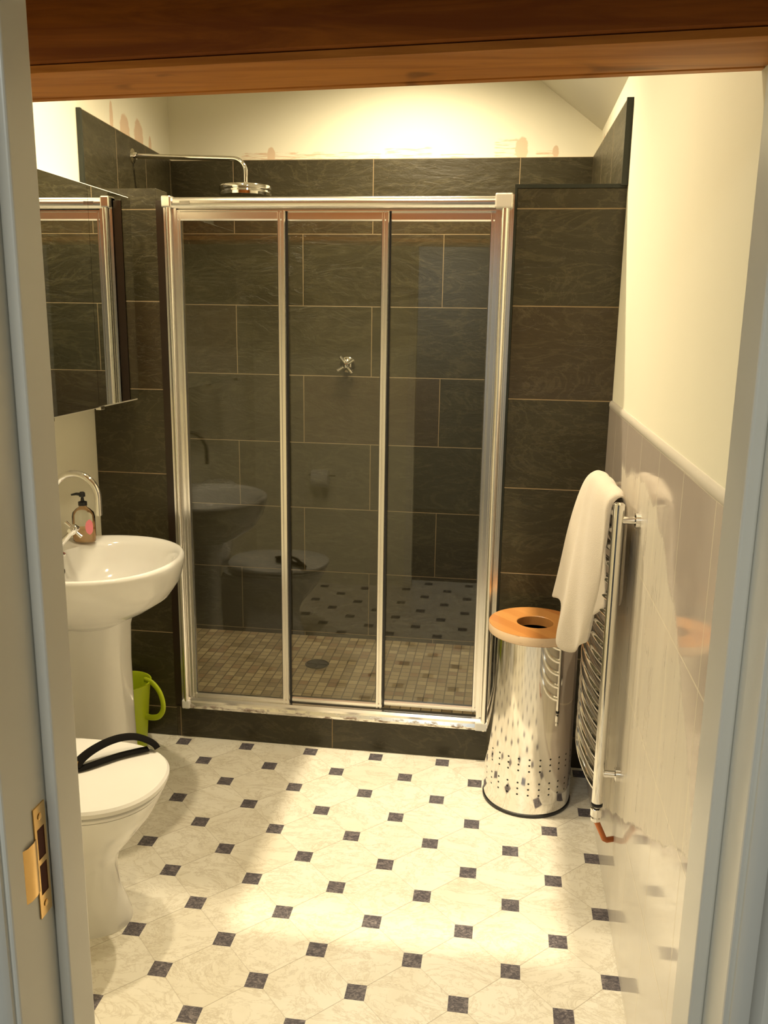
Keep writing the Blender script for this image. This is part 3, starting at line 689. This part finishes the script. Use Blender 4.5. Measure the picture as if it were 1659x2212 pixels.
# ------------------------------------------------------------------ chrome laundry bin
def bin_mat():
    m, nt, b = new_mat('perforated_steel'); n = N(nt); P, x, y, z = n.pos()
    th = n.m('ARCTAN2', n.sub(y, -0.218), n.sub(x, 1.310)); K = 26.0
    fu = n.m('FRACT', n.mul(th, K / (2 * PI))); du = n.mul(n.sub(fu, 0.5), 2 * PI * 0.146 / K)
    acc = None
    for z0 in (0.082, 0.103, 0.124, 0.168, 0.189, 0.210):
        dz = n.sub(z, z0); d_ = n.m('SQRT', n.add(n.mul(du, du), n.mul(dz, dz)))
        f = n.lt(d_, 0.0034); acc = f if acc is None else n.mx(acc, f)
    n.link(n.mix(acc, (0.84, 0.82, 0.79), (0.01, 0.01, 0.01)), b.inputs['Base Color'])
    n.link(n.sub(1.0, acc), b.inputs['Metallic'])
    b.inputs['Roughness'].default_value = 0.085
    n.bump(n.noise(n.vec(n.mul(x, 30), n.mul(y, 30), n.mul(z, 2)), 1.0, 2), 0.05, 0.004, b)
    return m
lb = thing('laundry_bin', (1.31, -0.218, 0), 'tall round stainless steel laundry bin with a holed wooden lid, by the shower', 'laundry bin')
LC = (1.310, -0.218, 0)
fin('body', MB().lathe([(0.147, 0.010), (0.1475, .014), (0.1465, .30), (0.1455, .603), (0.142, .603), (0.143, .02), (0.002, .02)], LC, 96), bin_mat(), lb, smooth=40)
fin('base_ring', MB().lathe([(0.148, 0.0), (0.1505, .004), (0.1505, .011), (0.147, .013)], LC, 96), m_black, lb, smooth=40)
def lid_mat(top=True):
    m, nt, b = new_mat('beech_lid'); n = N(nt); P, x, y, z = n.pos()
    w = n.add(n.mul(x, 0.75), n.mul(y, 0.66))    # across the staves
    st_ = n.m('FLOOR', n.mul(n.add(w, 3.0), 22.0)); r = n.white(n.vec(st_, 1.0, 2.0))
    g = n.noise(n.vec(n.mul(w, 90), n.mul(n.sub(n.mul(x, 0.66), n.mul(y, 0.75)), 7), r), 1.0, 4, 0.6, 0.6)
    c_ = n.mix(r, (0.44, 0.175, 0.045), (0.58, 0.28, 0.085)); c_ = n.mix(n.mul(g, 0.4), c_, (0.36, 0.13, 0.03))
    rad = n.m('SQRT', n.add(n.mul(n.sub(x, 1.31), n.sub(x, 1.31)), n.mul(n.add(y, .218), n.add(y, .218))))
    gr = n.noise(n.vec(n.mul(x, 20), n.mul(y, 20), n.mul(z, 160)), 1.0, 4, 0.7)
    side = n.mix(n.mul(n.ss(gr, 0.6, 0.72), 0.6), (0.72, 0.54, 0.36), (0.30, 0.17, 0.11))
    n.link(n.mix(n.gt(rad, 0.1525), c_, side), b.inputs['Base Color']); b.inputs['Roughness'].default_value = 0.33
    return m
ZL = 0.604
fin('lid', MB().lathe([(0.060, ZL), (0.150, ZL), (0.1535, ZL + .003), (0.1535, ZL + .029), (0.1515, ZL + .032), (0.062, ZL + .032), (0.060, ZL + .030), (0.060, ZL)], LC, 96, False, False), lid_mat(), lb, smooth=40)

# ------------------------------------------------------------------ towel radiator
rd = thing('towel_radiator', (1.47, -0.59, 0.33), 'chrome ladder towel radiator with bowed bars on the right-hand tiled wall', 'radiator')
PX, PY0, PY1 = 1.4735, -0.82, -0.365
for py in (PY0, PY1):
    ps = fin('upright', MB().lathe([(0.008, .340), (0.0145, .345), (0.0145, 1.170), (0.008, 1.175)], (PX, py, 0), 28), m_chrome, rd, smooth=40)
def bar_path(z):
    return [(PX - 0.004 - 0.027 * math.sin(PI * t / 16) ** 0.8, PY0 + (PY1 - PY0) * t / 16, z) for t in range(17)]
nb = 18
for i in range(nb):
    z = 0.385 + (1.145 - 0.385) * i / (nb - 1)
    fin('bar', MB().tube(bar_path(z), 0.0105, 14, sx=1.0), m_chrome, rd, smooth=60)
for py in (PY0, PY1):
    for z in (1.13, 0.43):
        b0 = fin('wall_bracket', MB().lathe([(0.010, 0), (0.010, XR - .008 - PX - .014), (0.020, XR - .008 - PX - .012), (0.020, XR - .008 - PX)], (PX, py, z), 20, axis='x'), m_chrome, rd, smooth=40)
for py in (PY0, PY1):
    vv = fin('valve', MB().lathe([(0.009, .286), (0.0135, .290), (0.0135, .298), (0.010, .300), (0.0155, .304), (0.0155, .326), (0.010, .330), (0.010, .342)], (PX, py, 0), 8), m_chrome, rd, smooth=30)
    fin('seal_ring', MB().lathe([(0.0155, .335), (0.0158, .3375), (0.0155, .340)], (PX, py, 0), 24), m_black, rd)
tag(fin('pipe', MB().tube([(PX, PY0, .292), (PX + .022, PY0, .245), (PX + .026, PY0 + .002, .235), (PX + .034, PY0 + .006, .229), (PX + .056, PY0 + .02, .226)], 0.0078, 16), m_copper, smooth=60),
    'bent copper pipe from the radiator valve into the tiled wall', 'pipe')

# ------------------------------------------------------------------ towel
def towel_mat():
    m, nt, b = new_mat('cream_terry'); n = N(nt); P, x, y, z = n.pos()
    c_ = n.mix(n.noise(P, 12, 3), (0.68, 0.60, 0.49), (0.74, 0.66, 0.55)); n.link(c_, b.inputs['Base Color'])
    b.inputs['Roughness'].default_value = 0.95; b.inputs['Sheen Weight'].default_value = 0.3
    n.bump(n.noise(P, 420, 2), 0.5, 0.003, b)
    return m
m_towel = towel_mat()
tw = thing('towel', (1.42, -0.58, 1.18), 'cream terry towel hanging over the top of the chrome radiator', 'towel')
cols = [
 [(1.500, -.40, 1.02), (1.492, -.40, 1.12), (1.478, -.405, 1.175), (1.452, -.41, 1.182), (1.421, -.42, 1.146), (1.386, -.42, 1.025), (1.360, -.42, .879), (1.344, -.42, .789)],
 [(1.502, -.48, .99), (1.495, -.48, 1.12), (1.482, -.48, 1.180), (1.456, -.49, 1.190), (1.428, -.50, 1.166), (1.402, -.50, 1.03), (1.383, -.50, .889), (1.374, -.50, .797)],
 [(1.502, -.57, .96), (1.496, -.57, 1.12), (1.484, -.57, 1.182), (1.460, -.58, 1.196), (1.428, -.58, 1.170), (1.408, -.58, 1.036), (1.379, -.58, .843), (1.354, -.57, .700)],
 [(1.503, -.67, .93), (1.498, -.67, 1.12), (1.487, -.67, 1.182), (1.464, -.68, 1.196), (1.434, -.68, 1.170), (1.418, -.68, 1.036), (1.402, -.64, .824), (1.398, -.62, .690)],
 [(1.503, -.75, .90), (1.500, -.76, 1.12), (1.490, -.77, 1.180), (1.472, -.785, 1.192), (1.446, -.79, 1.168), (1.442, -.79, 1.077), (1.434, -.75, .905), (1.417, -.675, .736)],
 [(1.503, -.76, .88), (1.502, -.775, 1.11), (1.492, -.79, 1.172), (1.476, -.800, 1.184), (1.456, -.805, 1.160), (1.453, -.80, 1.075), (1.446, -.76, .905), (1.436, -.69, .755)]]
def refine(cols, k=4):
    c2 = [smoothpath(c_, 4) for c_ in cols]
    n_ = len(c2[0]); t = []
    for j in range(n_): t.append(smoothpath([c_[j] for c_ in c2], k))
    return t
g = refine(cols)
for r in g:
    for i, p_ in enumerate(r): p_.x += 0.003 * math.sin(i * 1.1 + p_.z * 9)
fin('front_fold', MB().grid(g), m_towel, tw, smooth=80, solid=.006, sub=1)
cols2 = [
 [(1.428, -.64, 1.10), (1.418, -.65, .99), (1.420, -.66, .858), (1.422, -.66, .797)],
 [(1.432, -.70, 1.10), (1.428, -.70, 1.02), (1.430, -.70, .899), (1.430, -.70, .823)],
 [(1.442, -.76, 1.10), (1.440, -.76, 1.04), (1.444, -.76, .944), (1.446, -.76, .861)],
 [(1.452, -.80, 1.10), (1.450, -.80, 1.05), (1.456, -.80, .97), (1.460, -.80, .89)]]
g = refine(cols2)
fin('back_fold', MB().grid(g), m_towel, tw, smooth=80, solid=.006, sub=1)
fin('care_tag', MB().grid([[(1.416, -.684, .818), (1.442, -.684, .820)], [(1.419, -.686, .796), (1.445, -.686, .798)]]), plain('tag_white', (0.82, 0.80, 0.74), 0.6), tw, solid=.001)

# ------------------------------------------------------------------ toilet roll by the door (seen in the shower glass)
tr = thing('toilet_roll_holder', (0.11, YD0, 0.67), 'white toilet roll on a chrome holder on the wall beside the doorway', 'toilet roll')
fin('holder', MB().tube([(0.03, YD0, .69), (0.03, YD0 + .06, .69), (0.19, YD0 + .06, .69)], .006, 10), m_chrome, tr, smooth=50)
fin('roll', MB().lathe([(0.02, .05), (0.052, .05), (0.052, .15), (0.02, .15)], (0, YD0 + .06, .672), 32, axis='x'), plain('tissue', (0.85, 0.84, 0.80), 0.9), tr, smooth=40)

# ------------------------------------------------------------------ ceiling lights, some of them added
hx, hy, hz = 0.95, -0.40, 2.80
sq = thing('added_lamp_box', (hx, hy, hz), 'added lamp box above the middle of the floor, its square baffle shaping the light', 'ceiling light')
ax_, ay_, zb_ = 0.0209, 0.0293, 2.67
mb = MB().box(hx - .05, hx - ax_, hy - .05, hy + .05, zb_, zb_ + .003).box(hx + ax_, hx + .05, hy - .05, hy + .05, zb_, zb_ + .003)
mb.box(hx - ax_, hx + ax_, hy - .05, hy - ay_, zb_, zb_ + .003).box(hx - ax_, hx + ax_, hy + ay_, hy + .05, zb_, zb_ + .003)
fin('baffle', mb, m_black, sq)  # invented baffle, unseen: its aperture cuts the light to a rectangle
mb = MB().box(hx - .053, hx - .05, hy - .053, hy + .053, zb_, 2.83).box(hx + .05, hx + .053, hy - .053, hy + .053, zb_, 2.83)
mb.box(hx - .05, hx + .05, hy - .053, hy - .05, zb_, 2.83).box(hx - .05, hx + .05, hy + .05, hy + .053, zb_, 2.83).box(hx - .053, hx + .053, hy - .053, hy + .053, 2.83, 2.85)
fin('housing', mb, m_gloss, sq)
m_glow, ntg, bg = new_mat('lamp_glass'); bg.inputs['Emission Color'].default_value = (1, .85, .6, 1); bg.inputs['Emission Strength'].default_value = 6
for nme, loc, w_, c_, b_, r_ in LAMPS:
    if nme == 'square': continue
    x, y, z = loc
    t = thing('ceiling_light', (x, y, CEIL), 'round recessed ceiling light over the %s' % {'shower': 'shower tray', 'basin': 'wash basin', 'middle': 'middle of the vinyl floor, added as fill'}[nme], 'ceiling light', None)
    fin('bezel', MB().lathe([(0.033, 0), (0.045, 0), (0.045, -.006), (0.040, -.010), (0.033, -.006), (0.033, 0)], (x, y, CEIL), 32, False, False), m_chrome, t, smooth=40)
    fin('lamp', MB().lathe([(0.032, -.001), (0.032, -.003), (0.002, -.004)], (x, y, CEIL), 24), m_glow, t, smooth=40)
